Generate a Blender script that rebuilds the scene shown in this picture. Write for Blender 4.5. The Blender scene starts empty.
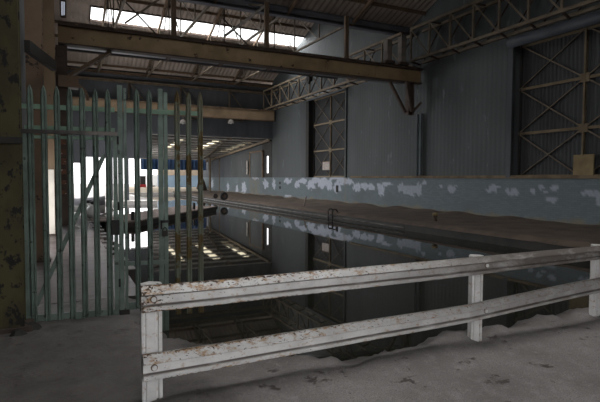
import bpy, bmesh, math, random
from mathutils import Vector, Matrix, noise
random.seed(7)
C = bpy.context.scene.collection
R = math.radians
# ------------------------------------------------------------------ camera
FPX, YAW, PIT, ROLL, EYE = 492.0, R(26), R(2.65), R(.25), 1.7
fw = Vector((math.sin(YAW)*math.cos(PIT), math.cos(YAW)*math.cos(PIT), -math.sin(PIT)))
rt0 = Vector((math.cos(YAW), -math.sin(YAW), 0)); up0 = rt0.cross(fw)
rt = rt0*math.cos(ROLL)+up0*math.sin(ROLL); up = up0*math.cos(ROLL)-rt0*math.sin(ROLL)
CP = Vector((0, 0, EYE))
cam = bpy.data.cameras.new('camera'); cam.sensor_width = 36; cam.lens = FPX/600*36
cam.clip_start = .05; cam.clip_end = 500
co = bpy.data.objects.new('camera', cam); C.objects.link(co)
m = Matrix((rt, up, -fw)).transposed().to_4x4(); m.translation = CP
co.matrix_world = m
bpy.context.scene.camera = co
# measured sight lines, used only to work out where things stand on real planes
def ray(x, y): return fw+rt*((x-300)/FPX)-up*((y-201)/FPX)
def onZ(x, y, z): d = ray(x, y); return CP+d*((z-EYE)/d.z)
def onX(x, y, v): d = ray(x, y); return CP+d*(v/d.x)
def onY(x, y, v): d = ray(x, y); return CP+d*(v/d.y)
def onPlane(x, y, p, n):
    d = ray(x, y); return CP+d*((p-CP).dot(n)/d.dot(n))

# ------------------------------------------------------------------ materials
MATS = {}
def mat(name, c1, c2=None, scale=4, rough=.8, metal=0, lo=.4, hi=.65, bump=0, bscale=40, c3=None, s3=20, t3=.62, stretch=(1, 1, 1), detail=6, spec=.3):
    if name in MATS: return MATS[name]
    M = bpy.data.materials.new(name); M.use_nodes = True; MATS[name] = M
    nt = M.node_tree; N = nt.nodes; L = nt.links
    b = N['Principled BSDF']; b.inputs['Roughness'].default_value = rough; b.inputs['Metallic'].default_value = metal
    b.inputs['Specular IOR Level'].default_value = spec
    c2 = c2 or tuple(v*.75 for v in c1)
    tc = N.new('ShaderNodeTexCoord'); mp = N.new('ShaderNodeMapping'); mp.inputs['Scale'].default_value = stretch
    L.new(tc.outputs['Object'], mp.inputs['Vector'])
    n1 = N.new('ShaderNodeTexNoise'); n1.inputs['Scale'].default_value = scale; n1.inputs['Detail'].default_value = detail
    L.new(mp.outputs[0], n1.inputs['Vector'])
    r = N.new('ShaderNodeValToRGB'); r.color_ramp.elements[0].position = lo; r.color_ramp.elements[1].position = hi
    r.color_ramp.elements[0].color = (*c1, 1); r.color_ramp.elements[1].color = (*c2, 1)
    L.new(n1.outputs['Fac'], r.inputs['Fac']); col = r.outputs['Color']
    if c3:
        n3 = N.new('ShaderNodeTexNoise'); n3.inputs['Scale'].default_value = s3; n3.inputs['Detail'].default_value = 8
        n3.inputs['Roughness'].default_value = .65
        L.new(mp.outputs[0], n3.inputs['Vector'])
        r3 = N.new('ShaderNodeValToRGB'); r3.color_ramp.elements[0].position = t3-.015; r3.color_ramp.elements[1].position = t3+.015
        L.new(n3.outputs['Fac'], r3.inputs['Fac'])
        mx = N.new('ShaderNodeMix'); mx.data_type = 'RGBA'; L.new(r3.outputs['Color'], mx.inputs[0])
        L.new(col, mx.inputs[6]); mx.inputs[7].default_value = (*c3, 1); col = mx.outputs[2]
    L.new(col, b.inputs['Base Color'])
    if bump:
        nb = N.new('ShaderNodeTexNoise'); nb.inputs['Scale'].default_value = bscale; nb.inputs['Detail'].default_value = 8
        L.new(mp.outputs[0], nb.inputs['Vector'])
        bp = N.new('ShaderNodeBump'); bp.inputs['Strength'].default_value = bump; bp.inputs['Distance'].default_value = .02
        L.new(nb.outputs['Fac'], bp.inputs['Height']); L.new(bp.outputs[0], b.inputs['Normal'])
    return M

def ramp_mix(nt, fac, a, bcol):
    mx = nt.nodes.new('ShaderNodeMix'); mx.data_type = 'RGBA'
    nt.links.new(fac, mx.inputs[0])
    for i, v in ((6, a), (7, bcol)):
        if isinstance(v, tuple): mx.inputs[i].default_value = (*v, 1)
        else: nt.links.new(v, mx.inputs[i])
    return mx.outputs[2]

M_clad = mat('cladding', (.074, .082, .084), (.05, .055, .057), .35, .7, bump=.15, bscale=12, stretch=(1, 1, .35), c3=(.10, .11, .115), s3=1.6, t3=.63)
M_clad_dark = mat('cladding_old', (.085, .09, .098), (.058, .062, .068), .6, .8, stretch=(1, 1, .4))
M_clad_left = mat('cladding_left', (.10, .108, .115), (.07, .075, .08), .6, .8)
M_roof = mat('roof_sheet', (.40, .33, .28), (.26, .215, .185), .5, .85, stretch=(1, 1, 1))
M_door = mat('door_sheet', (.05, .053, .056), (.034, .034, .036), .6, .8, stretch=(1, 1, .3))
M_ochre = mat('ochre_steel', (.29, .205, .115), (.20, .14, .075), 1.2, .65, c3=(.05, .03, .02), s3=3.0, t3=.64)
M_ochre_pale = mat('pale_ochre_steel', (.165, .13, .09), (.11, .085, .06), 2.0, .7)
M_rust = mat('dark_rust', (.075, .052, .04), (.045, .033, .027), 3, .8)
M_brown = mat('brown_steel', (.15, .10, .065), (.10, .068, .045), 1.5, .7, c3=(.03, .02, .015), s3=4, t3=.62)
M_truss = mat('lattice_steel', (.15, .12, .085), (.095, .075, .054), 2, .7)
M_pale = mat('pale_steel', (.34, .32, .30), (.2, .18, .16), 3, .6)
M_dark = mat('dark_steel', (.02, .02, .02), (.03, .026, .022), 3, .7)
M_galv = mat('galvanised', (.165, .215, .185), (.11, .145, .122), 6, .55, metal=.25, c3=(.06, .07, .06), s3=9, t3=.63)
M_galv_rail = mat('green_rail', (.19, .30, .22), (.13, .21, .155), 5, .6, metal=.1)
M_kerb = mat('kerb', (.20, .19, .18), (.12, .11, .10), 3, .7, bump=.3, bscale=20)
M_quay = mat('quay_dirt', (.11, .082, .064), (.072, .055, .043), 1.2, .95, bump=.6, bscale=6, c3=(.14, .12, .10), s3=5, t3=.66)
M_pale_floor = mat('left_floor', (.085, .07, .067), (.055, .045, .042), 1.5, .4, bump=.25, bscale=5, c3=(.04, .028, .025), s3=2.2, t3=.55, spec=.14)
M_out = mat('outdoor_concrete', (.5, .48, .45), (.42, .4, .38), .5, .9)
M_sand = mat('sand', (.42, .36, .28), (.3, .26, .2), 1, .95)
M_blue_tarp = mat('blue_tarp', (.035, .075, .16), (.02, .045, .10), 1.5, .6)
M_timber = mat('timber', (.27, .215, .19), (.15, .115, .10), 3, .85, stretch=(1, 8, 8), bump=.3)
M_wet_timber = mat('wet_timber', (.055, .043, .037), (.015, .013, .012), 3, .5)
M_board = mat('plywood', (.21, .16, .085), (.15, .11, .06), 2, .8)
M_white = mat('white_paint', (.7, .7, .69), (.6, .6, .58), 2, .5)
M_grey_cover = mat('grey_cover', (.22, .22, .24), (.15, .15, .17), 3, .6)
M_rubber = mat('rubber', (.012, .012, .012), (.02, .02, .02), 4, .6)
M_red = mat('red_paint', (.35, .03, .03), (.25, .02, .02), 3, .4)
M_glass_dark = mat('car_glass', (.02, .025, .03), (.02, .025, .03), 1, .05)
M_sign = mat('faded_sign', (.42, .38, .35), (.3, .25, .22), 8, .7)
M_trim = mat('door_track', (.085, .095, .11), (.06, .068, .08), 1.5, .55)
M_concrete_wall = mat('basin_concrete', (.035, .033, .03), (.02, .02, .018), 2, .7)

def make_peel():
    M = mat('peeling_column', (.07, .062, .026), (.042, .037, .016), 3, .75, bump=.3, bscale=14, c3=(.012, .011, .010), s3=7, t3=.56, stretch=(1, 1, .6))
    return M
M_peel = make_peel()

def make_barrier(dens):
    M = bpy.data.materials.new('chipped_white_paint'); M.use_nodes = True
    nt = M.node_tree; N = nt.nodes; L = nt.links; b = N['Principled BSDF']
    b.inputs['Roughness'].default_value = .6; b.inputs['Specular IOR Level'].default_value = .3
    tc = N.new('ShaderNodeTexCoord')
    def nz(s, d=8, ro=.6, st=None):
        n = N.new('ShaderNodeTexNoise'); n.inputs['Scale'].default_value = s; n.inputs['Detail'].default_value = d; n.inputs['Roughness'].default_value = ro
        if st:
            mp = N.new('ShaderNodeMapping'); mp.inputs['Scale'].default_value = st; L.new(tc.outputs['Object'], mp.inputs[0]); L.new(mp.outputs[0], n.inputs['Vector'])
        else: L.new(tc.outputs['Object'], n.inputs['Vector'])
        return n.outputs['Fac']
    def step(f, a, c):
        r = N.new('ShaderNodeMapRange'); r.inputs['From Min'].default_value = a; r.inputs['From Max'].default_value = c; L.new(f, r.inputs['Value']); return r.outputs[0]
    at = N.new('ShaderNodeAttribute'); at.attribute_name = 'wear'
    base = ramp_mix(nt, step(nz(5, 5), .35, .7), (.74, .735, .72), (.56, .55, .54))
    # orange stain near worn edges
    def addm(f, k):
        ma = N.new('ShaderNodeMath'); ma.operation = 'MULTIPLY_ADD'; L.new(at.outputs['Fac'], ma.inputs[0]); ma.inputs[1].default_value = k; L.new(f, ma.inputs[2]); return ma.outputs[0]
    st = ramp_mix(nt, step(addm(nz(22, 8, .68, (.6, 1, 1)), .14), .56, .70), base, (.40, .25, .13))
    chip = step(addm(nz(60, 8, .62, (.6, 1, 1)), .17), .645-dens, .67-dens)
    out = ramp_mix(nt, chip, st, (.075, .045, .03))
    gat = N.new('ShaderNodeAttribute'); gat.attribute_name = 'grime_shade'
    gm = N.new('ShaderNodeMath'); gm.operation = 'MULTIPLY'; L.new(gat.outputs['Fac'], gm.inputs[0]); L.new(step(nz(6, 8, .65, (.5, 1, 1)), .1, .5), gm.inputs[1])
    out = ramp_mix(nt, gm.outputs[0], out, (.15, .13, .115))  # dirt tone that also carries painted groove shade and light falloff
    L.new(out, b.inputs['Base Color'])
    bp = N.new('ShaderNodeBump'); bp.inputs['Strength'].default_value = .35; bp.inputs['Distance'].default_value = .004; bp.invert = True
    L.new(chip, bp.inputs['Height']); L.new(bp.outputs[0], b.inputs['Normal'])
    return M
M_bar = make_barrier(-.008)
M_post = make_barrier(-.06)

def make_parapet():
    M = bpy.data.materials.new('blue_painted_brick'); M.use_nodes = True
    nt = M.node_tree; N = nt.nodes; L = nt.links; b = N['Principled BSDF']
    b.inputs['Roughness'].default_value = .75; b.inputs['Specular IOR Level'].default_value = .2
    tc = N.new('ShaderNodeTexCoord')
    sx = N.new('ShaderNodeSeparateXYZ'); L.new(tc.outputs['Object'], sx.inputs[0])
    cx = N.new('ShaderNodeCombineXYZ'); L.new(sx.outputs['Y'], cx.inputs['X']); L.new(sx.outputs['Z'], cx.inputs['Y'])
    br = N.new('ShaderNodeTexBrick'); br.inputs['Scale'].default_value = 1; br.inputs['Brick Width'].default_value = .23; br.inputs['Row Height'].default_value = .075
    br.inputs['Mortar Size'].default_value = .006; br.inputs['Color1'].default_value = (.138, .166, .178, 1); br.inputs['Color2'].default_value = (.116, .142, .154, 1)
    br.inputs['Mortar'].default_value = (.098, .12, .13, 1); L.new(cx.outputs[0], br.inputs['Vector'])
    n = N.new('ShaderNodeTexNoise'); n.inputs['Scale'].default_value = .5; n.inputs['Detail'].default_value = 7; L.new(tc.outputs['Object'], n.inputs['Vector'])
    mr = N.new('ShaderNodeMapRange'); mr.inputs['From Min'].default_value = .5; mr.inputs['From Max'].default_value = .7; L.new(n.outputs['Fac'], mr.inputs['Value'])
    c = ramp_mix(nt, mr.outputs[0], br.outputs['Color'], (.105, .124, .13))
    at = N.new('ShaderNodeAttribute'); at.attribute_name = 'bare'
    c = ramp_mix(nt, at.outputs['Fac'], c, (.40, .43, .50))
    a2 = N.new('ShaderNodeAttribute'); a2.attribute_name = 'stain'
    c = ramp_mix(nt, a2.outputs['Fac'], c, (.20, .16, .10))
    L.new(c, b.inputs['Base Color'])
    bp = N.new('ShaderNodeBump'); bp.inputs['Strength'].default_value = .3; bp.inputs['Distance'].default_value = .01; bp.invert = True
    L.new(br.outputs['Fac'], bp.inputs['Height']); L.new(bp.outputs[0], b.inputs['Normal'])
    return M
M_parapet = make_parapet()

def make_ground():
    M = bpy.data.materials.new('gritty_concrete'); M.use_nodes = True
    nt = M.node_tree; N = nt.nodes; L = nt.links; b = N['Principled BSDF']
    tc = N.new('ShaderNodeTexCoord')
    def nz(s, d=8, ro=.6):
        n = N.new('ShaderNodeTexNoise'); n.inputs['Scale'].default_value = s; n.inputs['Detail'].default_value = d; n.inputs['Roughness'].default_value = ro
        L.new(tc.outputs['Object'], n.inputs['Vector']); return n.outputs['Fac']
    def step(f, a, c):
        r = N.new('ShaderNodeMapRange'); r.inputs['From Min'].default_value = a; r.inputs['From Max'].default_value = c; L.new(f, r.inputs['Value']); return r.outputs[0]
    c = ramp_mix(nt, step(nz(1.1), .35, .65), (.31, .288, .28), (.215, .197, .19))
    c = ramp_mix(nt, step(nz(7), .5, .75), c, (.36, .33, .32))
    c = ramp_mix(nt, step(nz(120, 6, .7), .46, .62), c, (.155, .142, .136))
    v = N.new('ShaderNodeTexVoronoi'); v.inputs['Scale'].default_value = 38; L.new(tc.outputs['Object'], v.inputs['Vector'])
    gate = N.new('ShaderNodeMath'); gate.operation = 'MULTIPLY'
    L.new(step(v.outputs['Distance'], .2, .12), gate.inputs[0]); L.new(step(nz(5), .48, .58), gate.inputs[1])
    c = ramp_mix(nt, gate.outputs[0], c, (.42, .39, .37))
    c = ramp_mix(nt, step(nz(3.4, 10, .65), .60, .64), c, (.085, .074, .068))
    at = N.new('ShaderNodeAttribute'); at.attribute_name = 'damp'
    mud = ramp_mix(nt, step(nz(4, 8, .7), .45, .6), (.085, .077, .07), (.055, .049, .044))
    mud = ramp_mix(nt, step(nz(9, 8, .7), .60, .63), mud, (.025, .022, .02))
    c = ramp_mix(nt, at.outputs['Fac'], c, mud)
    L.new(c, b.inputs['Base Color'])
    rr = N.new('ShaderNodeMapRange'); L.new(at.outputs['Fac'], rr.inputs['Value']); rr.inputs['To Min'].default_value = .9; rr.inputs['To Max'].default_value = .45
    L.new(rr.outputs[0], b.inputs['Roughness']); b.inputs['Specular IOR Level'].default_value = .3
    bp = N.new('ShaderNodeBump'); bp.inputs['Strength'].default_value = .9; bp.inputs['Distance'].default_value = .016
    L.new(nz(30, 10, .7), bp.inputs['Height']); L.new(bp.outputs[0], b.inputs['Normal'])
    return M
M_ground = make_ground()

def make_water():
    M = bpy.data.materials.new('still_water'); M.use_nodes = True
    nt = M.node_tree; N = nt.nodes; L = nt.links; b = N['Principled BSDF']
    b.inputs['Base Color'].default_value = (.018, .018, .014, 1); b.inputs['Roughness'].default_value = .02; b.inputs['IOR'].default_value = 1.33
    tc = N.new('ShaderNodeTexCoord'); n = N.new('ShaderNodeTexNoise'); n.inputs['Scale'].default_value = 1.3; n.inputs['Detail'].default_value = 2
    L.new(tc.outputs['Object'], n.inputs['Vector'])
    bp = N.new('ShaderNodeBump'); bp.inputs['Strength'].default_value = .04; bp.inputs['Distance'].default_value = .01
    L.new(n.outputs['Fac'], bp.inputs['Height']); L.new(bp.outputs[0], b.inputs['Normal'])
    return M
M_water = make_water()

def make_pane(tint):
    M = bpy.data.materials.new('rooflight_glazing'); M.use_nodes = True
    nt = M.node_tree; N = nt.nodes; L = nt.links
    for x in list(N): N.remove(x)
    o = N.new('ShaderNodeOutputMaterial'); t = N.new('ShaderNodeBsdfTransparent'); t.inputs[0].default_value = (*tint, 1)
    g = N.new('ShaderNodeBsdfGlossy'); g.inputs['Roughness'].default_value = .1
    mx = N.new('ShaderNodeMixShader'); mx.inputs[0].default_value = .05
    L.new(t.outputs[0], mx.inputs[1]); L.new(g.outputs[0], mx.inputs[2]); L.new(mx.outputs[0], o.inputs[0])
    return M
M_pane = make_pane((.95, .96, .95))
M_pane_d = make_pane((.12, .13, .15))
M_pane_y = make_pane((.8, .72, .52))

# ------------------------------------------------------------------ mesh helpers
class MB:
    def __init__(s): s.v = []; s.f = []
    def add(s, vs, fs):
        o = len(s.v); s.v += [tuple(v) for v in vs]; s.f += [tuple(i+o for i in f) for f in fs]; return s
    def box(s, lo, hi):
        x0, y0, z0 = lo; x1, y1, z1 = hi
        return s.add([(x0, y0, z0), (x1, y0, z0), (x1, y1, z0), (x0, y1, z0), (x0, y0, z1), (x1, y0, z1), (x1, y1, z1), (x0, y1, z1)],
                     [(0, 3, 2, 1), (4, 5, 6, 7), (0, 1, 5, 4), (1, 2, 6, 5), (2, 3, 7, 6), (3, 0, 4, 7)])
    def prism(s, prof, p, q, side):
        # profile points (a,b): a along side, b along p->q x side
        p = Vector(p); q = Vector(q); t = (q-p).normalized(); side = Vector(side); side = (side-t*side.dot(t)).normalized(); n = t.cross(side)
        k = len(prof); vs = [p+side*a+n*b for a, b in prof]+[q+side*a+n*b for a, b in prof]
        fs = [(i, (i+1) % k, (i+1) % k+k, i+k) for i in range(k)]+[tuple(reversed(range(k))), tuple(range(k, 2*k))]
        return s.add(vs, fs)
    def bar(s, p, q, w, h=None, side=None):
        h = h or w; t = (Vector(q)-Vector(p)).normalized()
        if side is None: side = (0, 0, 1) if abs(t.z) < .9 else (1, 0, 0)
        a, b = w/2, h/2
        return s.prism([(-b, -a), (b, -a), (b, a), (-b, a)], p, q, side)
    def angle(s, p, q, w, th, side=None):
        t = (Vector(q)-Vector(p)).normalized()
        if side is None: side = (0, 0, 1) if abs(t.z) < .9 else (1, 0, 0)
        h = w/2
        return s.prism([(-h, -h), (h, -h), (h, -h+th), (-h+th, -h+th), (-h+th, h), (-h, h)], p, q, side)
    def tube(s, p, q, r, n=12):
        return s.prism([(r*math.cos(2*math.pi*i/n), r*math.sin(2*math.pi*i/n)) for i in range(n)], p, q, (0, 0, 1) if abs((Vector(q)-Vector(p)).normalized().z) < .9 else (1, 0, 0))
    def ibeam(s, p, q, h, w, tf, tw, side=(0, 0, 1)):
        a, b, c, d = h/2, w/2, h/2-tf, tw/2
        return s.prism([(-a, -b), (-a, b), (-c, b), (-c, d), (c, d), (c, b), (a, b), (a, -b), (c, -b), (c, -d), (-c, -d), (-c, -b)], p, q, side)
    def channel(s, p, q, h, w, t, side=(0, 0, 1)):
        a = h/2
        return s.prism([(-a, 0), (a, 0), (a, w), (a-t, w), (a-t, t), (-a+t, t), (-a+t, w), (-a, w)], p, q, side)
    def lathe(s, prof, c, n=16):
        vs = []; fs = []
        for r, z in prof:
            for i in range(n): a = 2*math.pi*i/n; vs.append((c[0]+r*math.cos(a), c[1]+r*math.sin(a), c[2]+z))
        k = len(prof)
        for j in range(k-1):
            for i in range(n): fs.append((j*n+i, j*n+(i+1) % n, (j+1)*n+(i+1) % n, (j+1)*n+i))
        fs.append(tuple(reversed(range(n)))); fs.append(tuple(range((k-1)*n, k*n)))
        return s.add(vs, fs)
    def build(s, name, mt, parent=None, smooth=False, bevel=0, fix=True):
        me = bpy.data.meshes.new(name); off = Vector((0, 0, 0))
        if parent is not None: off = wloc(parent)
        me.from_pydata([Vector(v)-off for v in s.v], [], s.f); me.update()
        if fix:
            bm = bmesh.new(); bm.from_mesh(me); bmesh.ops.recalc_face_normals(bm, faces=bm.faces); bm.to_mesh(me); bm.free()
        o = bpy.data.objects.new(name, me); C.objects.link(o); me.materials.append(mt)
        if smooth:
            for p in me.polygons: p.use_smooth = True
        if bevel:
            b = o.modifiers.new('bevel', 'BEVEL'); b.width = bevel; b.segments = 2; b.limit_method = 'ANGLE'
        if parent is not None: o.parent = parent
        return o
def wloc(o):
    v = o.location.copy()
    while o.parent: o = o.parent; v += o.location
    return v
def tag(o, label=None, cat=None, group=None, kind=None):
    if label: o['label'] = label
    if cat: o['category'] = cat
    if group: o['group'] = group
    if kind: o['kind'] = kind
    return o
def thing(name, loc, label, cat, group=None, kind=None):
    o = bpy.data.objects.new(name, None); C.objects.link(o); o.location = loc; o.empty_display_size = .1
    return tag(o, label, cat, group, kind)
def struct(name, mb, mt, label, cat, **k): return tag(mb.build(name, mt, **k), label, cat, None, 'structure')
def corrugated(x_of, path, zlo, zhi, pitch=.2, depth=.035, axis='Y'):
    pass

XW = 16.2           # inner face of the right wall
YV1, YR1, YV0 = 20.7, 11.0, 1.2      # near bay: far valley, ridge, near valley
YV2, YR2 = 39.8, 30.2                # far bay
ZV, ZR = 9.35, 12.9
def roof_z(y):
    for a, r, b in ((YV0, YR1, YV1), (YV1, YR2, YV2)):
        if a <= y <= r: return ZV+(ZR-ZV)*(y-a)/(r-a)
        if r <= y <= b: return ZR-(ZR-ZV)*(y-r)/(b-r)
    return ZV
def cladding_strip(x, y0, y1, zlo, zhi, pitch=.25, depth=.007, thick=-.05):
    """vertical trapezoid corrugation running along Y; zlo/zhi functions or numbers"""
    f = lambda v, y: v(y) if callable(v) else v
    ys = []; y = y0
    while y < y1-1e-6:
        for t, d in ((0, 0), (.35, 0), (.5, 1), (.85, 1)):
            yy = y+t*pitch
            if yy < y1: ys.append((yy, d))
        y += pitch
    ys.append((y1, 0))
    for k in (YV0, YR1, YV1, YR2, YV2):
        if y0 < k < y1: ys.append((k, 0))
    ys.sort()
    mb = MB(); vs = []; fs = []
    for yy, d in ys:
        xx = x-d*depth
        vs += [(xx, yy, f(zlo, yy)), (xx, yy, f(zhi, yy)), (x+abs(thick), yy, f(zlo, yy)), (x+abs(thick), yy, f(zhi, yy))]
    for i in range(len(ys)-1):
        a = 4*i; b = a+4
        fs += [(a, b, b+1, a+1), (a+2, a+3, b+3, b+2), (a, a+2, b+2, b), (a+1, b+1, b+3, a+3)]
    n = 4*(len(ys)-1); fs += [(0, 1, 3, 2), (n, n+2, n+3, n+1)]
    mb.add(vs, fs); return mb

# ------------------------------------------------------------------ ground, basin and water
BASIN = [(1.05, 37), (1.12, 12), (1.0, 6.1), (1.02, 5.45), (1.85, 4.75), (2.15, 4.4), (2.6, 4.15), (3.6, 4.25), (4.8, 4.3), (7, 4.42), (9.6, 4.6), (11.2, 5.2), (11.6, 6.6), (11.7, 57), (6.4, 57), (6.4, 37)]
def inside(x, y):
    c = False; j = len(BASIN)-1
    for i in range(len(BASIN)):
        (xi, yi), (xj, yj) = BASIN[i], BASIN[j]
        if (yi > y) != (yj > y) and x < (xj-xi)*(y-yi)/(yj-yi)+xi: c = not c
        j = i
    return c
def sdist(x, y):
    d = 1e9
    for i in range(len(BASIN)):
        ax, ay = BASIN[i-1]; bx, by = BASIN[i]
        dx, dy = bx-ax, by-ay; t = max(0, min(1, ((x-ax)*dx+(y-ay)*dy)/(dx*dx+dy*dy)))
        d = min(d, math.hypot(x-ax-t*dx, y-ay-t*dy))
    return -d if inside(x, y) else d
WZ = -.26
def sm(a, b, t): t = max(0, min(1, (t-a)/(b-a))); return t*t*(3-2*t)
def near_ground():
    x0, x1, y0, y1, st = -1.0, 16.3, -2.0, 7.4, .065
    nx = int((x1-x0)/st)+1; ny = int((y1-y0)/st)+1
    vs = []; damp = []
    for j in range(ny):
        for i in range(nx):
            x = x0+i*st; y = y0+j*st; p = Vector((x, y, 0))
            n1 = noise.fractal(p*1.1, 1, 2, 5); n2 = noise.fractal(p*5+Vector((7, 3, 1)), 1, 2, 4)
            d = sdist(x, y)+.11*noise.fractal(p*2.2+Vector((3, 9, 2)), 1, 2, 4)+.035*n2
            n5 = noise.noise(p*11); z = .018*n1+.010*n2+.006*n5-.02*sm(.25, .5, noise.fractal(p*3.3+Vector((9, 1, 2)), 1, 2, 3))
            # broken kerb slab lumps along the crumbling edge under the barrier
            z += .05*sm(.0, .12, noise.fractal(p*1.7+Vector((1, 5, 8)), 1, 2, 3))*sm(.75, .25, d)*sm(1.2, 2, x)
            z += .045*sm(.55, .0, abs(y-3.72+.05*n1))*sm(.55, .72, x+.1*n2)*sm(2.4, 2.1, x+.3*n1)*(1 if d > -.05 else 0)
            z -= .05*sm(5.9, 4.6, y)
            z -= (.75)*sm(.05, -.28, d)+.05*sm(.30, .0, d)
            vs.append((x, y, z))
            w = sm(.5, .0, d)*.9+sm(.0, .35, noise.fractal(p*.8+Vector((4, 4, 4)), 1, 2, 4))*sm(2.5, .5, x)*.75*sm(2.2, 4, y)
            w = max(w, .55*sm(1.6, .2, x)*sm(3.0, 4.2, y)+.3*sm(1.2, -.2, x))
            damp.append(min(1, max(w, sm(.0, -.1, d))))
    fs = [(j*nx+i, j*nx+i+1, (j+1)*nx+i+1, (j+1)*nx+i) for j in range(ny-1) for i in range(nx-1)]
    mb = MB().add(vs, fs); o = struct('floor', mb, M_ground, 'gritty grey concrete apron with a crumbling edge in front of the white guardrail', 'floor', smooth=True, fix=False)
    a = o.data.attributes.new('damp', 'FLOAT', 'POINT')
    for i, v in enumerate(damp): a.data[i].value = v
near_ground()
# left quay
mb = MB().box((-1.1, 7.35, -1.2), (1.05, 37, .0)); mb.box((1.0, 22.3, -1.2), (2.4, 37, .0))
struct('floor', mb, M_pale_floor, 'pale concrete quay floor behind the palisade gate', 'floor')
# right quay: dirt surface, rough grid with a concrete kerb in front
vs = []; fs = []; nx = 24; ys = [7.3+i*.22 for i in range(int((60-7.3)/.22)+1)]
for y in ys:
    for i in range(nx+1):
        x = 11.7+(16.3-11.7)*i/nx
        p = Vector((x, y, 0)); z = .1+.035*noise.fractal(p*.9, 1, 2, 4)
        z += .16*sm(15.2, 16.2, x)*(.6+.8*noise.noise(p*.6))
        if i == 0: x += .05*noise.fractal(p*2, 1, 2, 3)-.02; z = -.02
        vs.append((x, y, z))
for j in range(len(ys)-1):
    for i in range(nx): a = j*(nx+1)+i; fs.append((a, a+1, a+nx+2, a+nx+1))
struct('floor', MB().add(vs, fs), M_quay, 'brown dirt covered quay along the blue brick wall', 'floor', smooth=True, fix=False)
mb = MB().box((11.72, 5.6, -1.2), (16.2, 60, .0)); struct('trim_1', mb, M_concrete_wall, 'dark kerb wall of the far quay edge', 'kerb')
mb = MB().tube((11.71, 15, -.16), (11.71, 57, -.16), .035, 10); struct('trim_2', mb, M_kerb, 'pale pipe along the face of the far quay', 'pipe', smooth=True)
mb = MB().box((.9, 3.2, -1.3), (11.8, 57.2, -1.2)); struct('floor', mb, M_concrete_wall, 'dark bed of the flooded basin', 'floor')
# outside ground
mb = MB().box((-40, 36.98, -1.0), (6.4, 140, .0)); mb.box((6.4, 57, -1.0), (60, 140, .0)); mb.box((16.3, -40, -1), (60, 57, 0)); mb.box((-40, -40, -1), (-1.1, 36.98, 0)); mb.box((-1.1, -40, -1), (16.3, -2, -.02))
struct('floor', mb, M_out, 'sunlit pale concrete yard outside the far opening', 'yard')
wm = MB().add([(.6, 3.3, WZ), (11.75, 3.3, WZ), (11.75, 57.1, WZ), (6.5, 57.1, WZ), (6.3, 57.1, WZ), (6.3, 37.05, WZ), (.6, 37.05, WZ)], [(0, 1, 2, 3, 4, 5, 6)])
tag(wm.build('water', M_water, fix=False), 'still dark water filling the basin and mirroring the wall', 'water', None, 'stuff')
# sand bank at the far end of the basin
vs = []; fs = []
for j in range(30):
    for i in range(40):
        x = 7+i*.3; y = 55.5+j*.35; p = Vector((x, y, 0))
        vs.append((x, y, -.5+1.0*sm(55.5, 60, y)+.12*noise.fractal(p*.5, 1, 2, 3)))
for j in range(29):
    for i in range(39): a = j*40+i; fs.append((a, a+1, a+41, a+40))
struct('floor', MB().add(vs, fs), M_sand, 'pale sandy bank at the far end of the water', 'bank', smooth=True, fix=False)

# ------------------------------------------------------------------ right wall
PZ = 1.76
SY = 38.6
patches = [(266, 184, 3, 5), (274, 184, 2, 5), (288, 181, 4, 3), (297, 184, 3, 4), (303, 181, 5, 3), (311, 185, 5, 5), (316, 180, 6, 3), (322, 183, 6, 6), (329, 184, 4, 6), (337, 187, 4, 7), (343, 181, 6, 4), (336, 178, 9, 2),
 (348, 182, 5, 3), (357, 187, 4, 5), (365, 186, 4, 4), (371, 187, 4, 4), (381, 189, 4, 7), (386, 184, 6, 2), (402, 188, 5, 5), (412, 190, 9, 6), (419, 189, 3, 7), (424, 183, 3, 2), (441, 186, 2, 1.5), (452, 189, 5, 4), (450, 187, 3, 3),
 (492, 189, 7, 4), (496, 187, 5, 2), (513, 192, 6, 4), (508, 190, 3, 3), (533, 191, 3, 3), (541, 188, 3, 3), (545, 192, 3, 2), (555, 188, 5, 3), (552, 199, 8, 3), (590, 193, 10, 3.5), (598, 198, 3, 7), (237, 189, 1.5, 5), (244, 188, 2.5, 6), (228, 187, 1.2, 5), (212, 184, 1.5, 5), (288, 196, 4, 1), (255, 178, 3, 2)]
pw = []
for x, y, a, b in patches:
    c = onX(x, y, XW); l = onX(x-a, y, XW); r = onX(x+a, y, XW); t = onX(x, y-b, XW)
    pw.append((c.y, c.z, abs(l.y-r.y)/2, abs(t.z-c.z)))
ny = int(62/.07); nz_ = 26; vs = []; bare = []; stain = []
sy = [(onX(x, 183, XW).y, w) for x, w in ((252, 1.2), (256, 1.5), (256.5, .6), (345, .25))]
for j in range(ny+1):
    y = 1.0+62*j/ny
    for k in range(nz_+1):
        z = -.2+(PZ+.2)*k/nz_; vs.append((XW, y, z)); v = 0
        p = Vector((0, y, z))
        for cy, cz, ry, rz in pw:
            if abs(y-cy) < ry*2 and abs(z-cz) < rz*2:
                e = math.hypot((y-cy)/ry, (z-cz)/rz)+.55*noise.fractal(Vector((3, y/max(.25, ry*.7), z*4.5)), 1, 2, 4)
                v = max(v, sm(.95, .8, e)*(.6 if y < 22 else .95))
        bare.append(v*(.85+.3*noise.noise(p*9)))
        s = 0
        for c, w in sy: s = max(s, sm(w, 0, abs(y-c))*.55*(.6+.8*noise.noise(Vector((1, y*3, z*1.5)))))
        s = max(s, .7*sm(.35, .12, z+.15*noise.fractal(p*2, 1, 2, 3)))
        stain.append(max(0, s))
fs = [(j*(nz_+1)+k, j*(nz_+1)+k+1, (j+1)*(nz_+1)+k+1, (j+1)*(nz_+1)+k) for j in range(ny) for k in range(nz_)]
mb = MB().add(vs, fs); n0 = len(vs)
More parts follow.
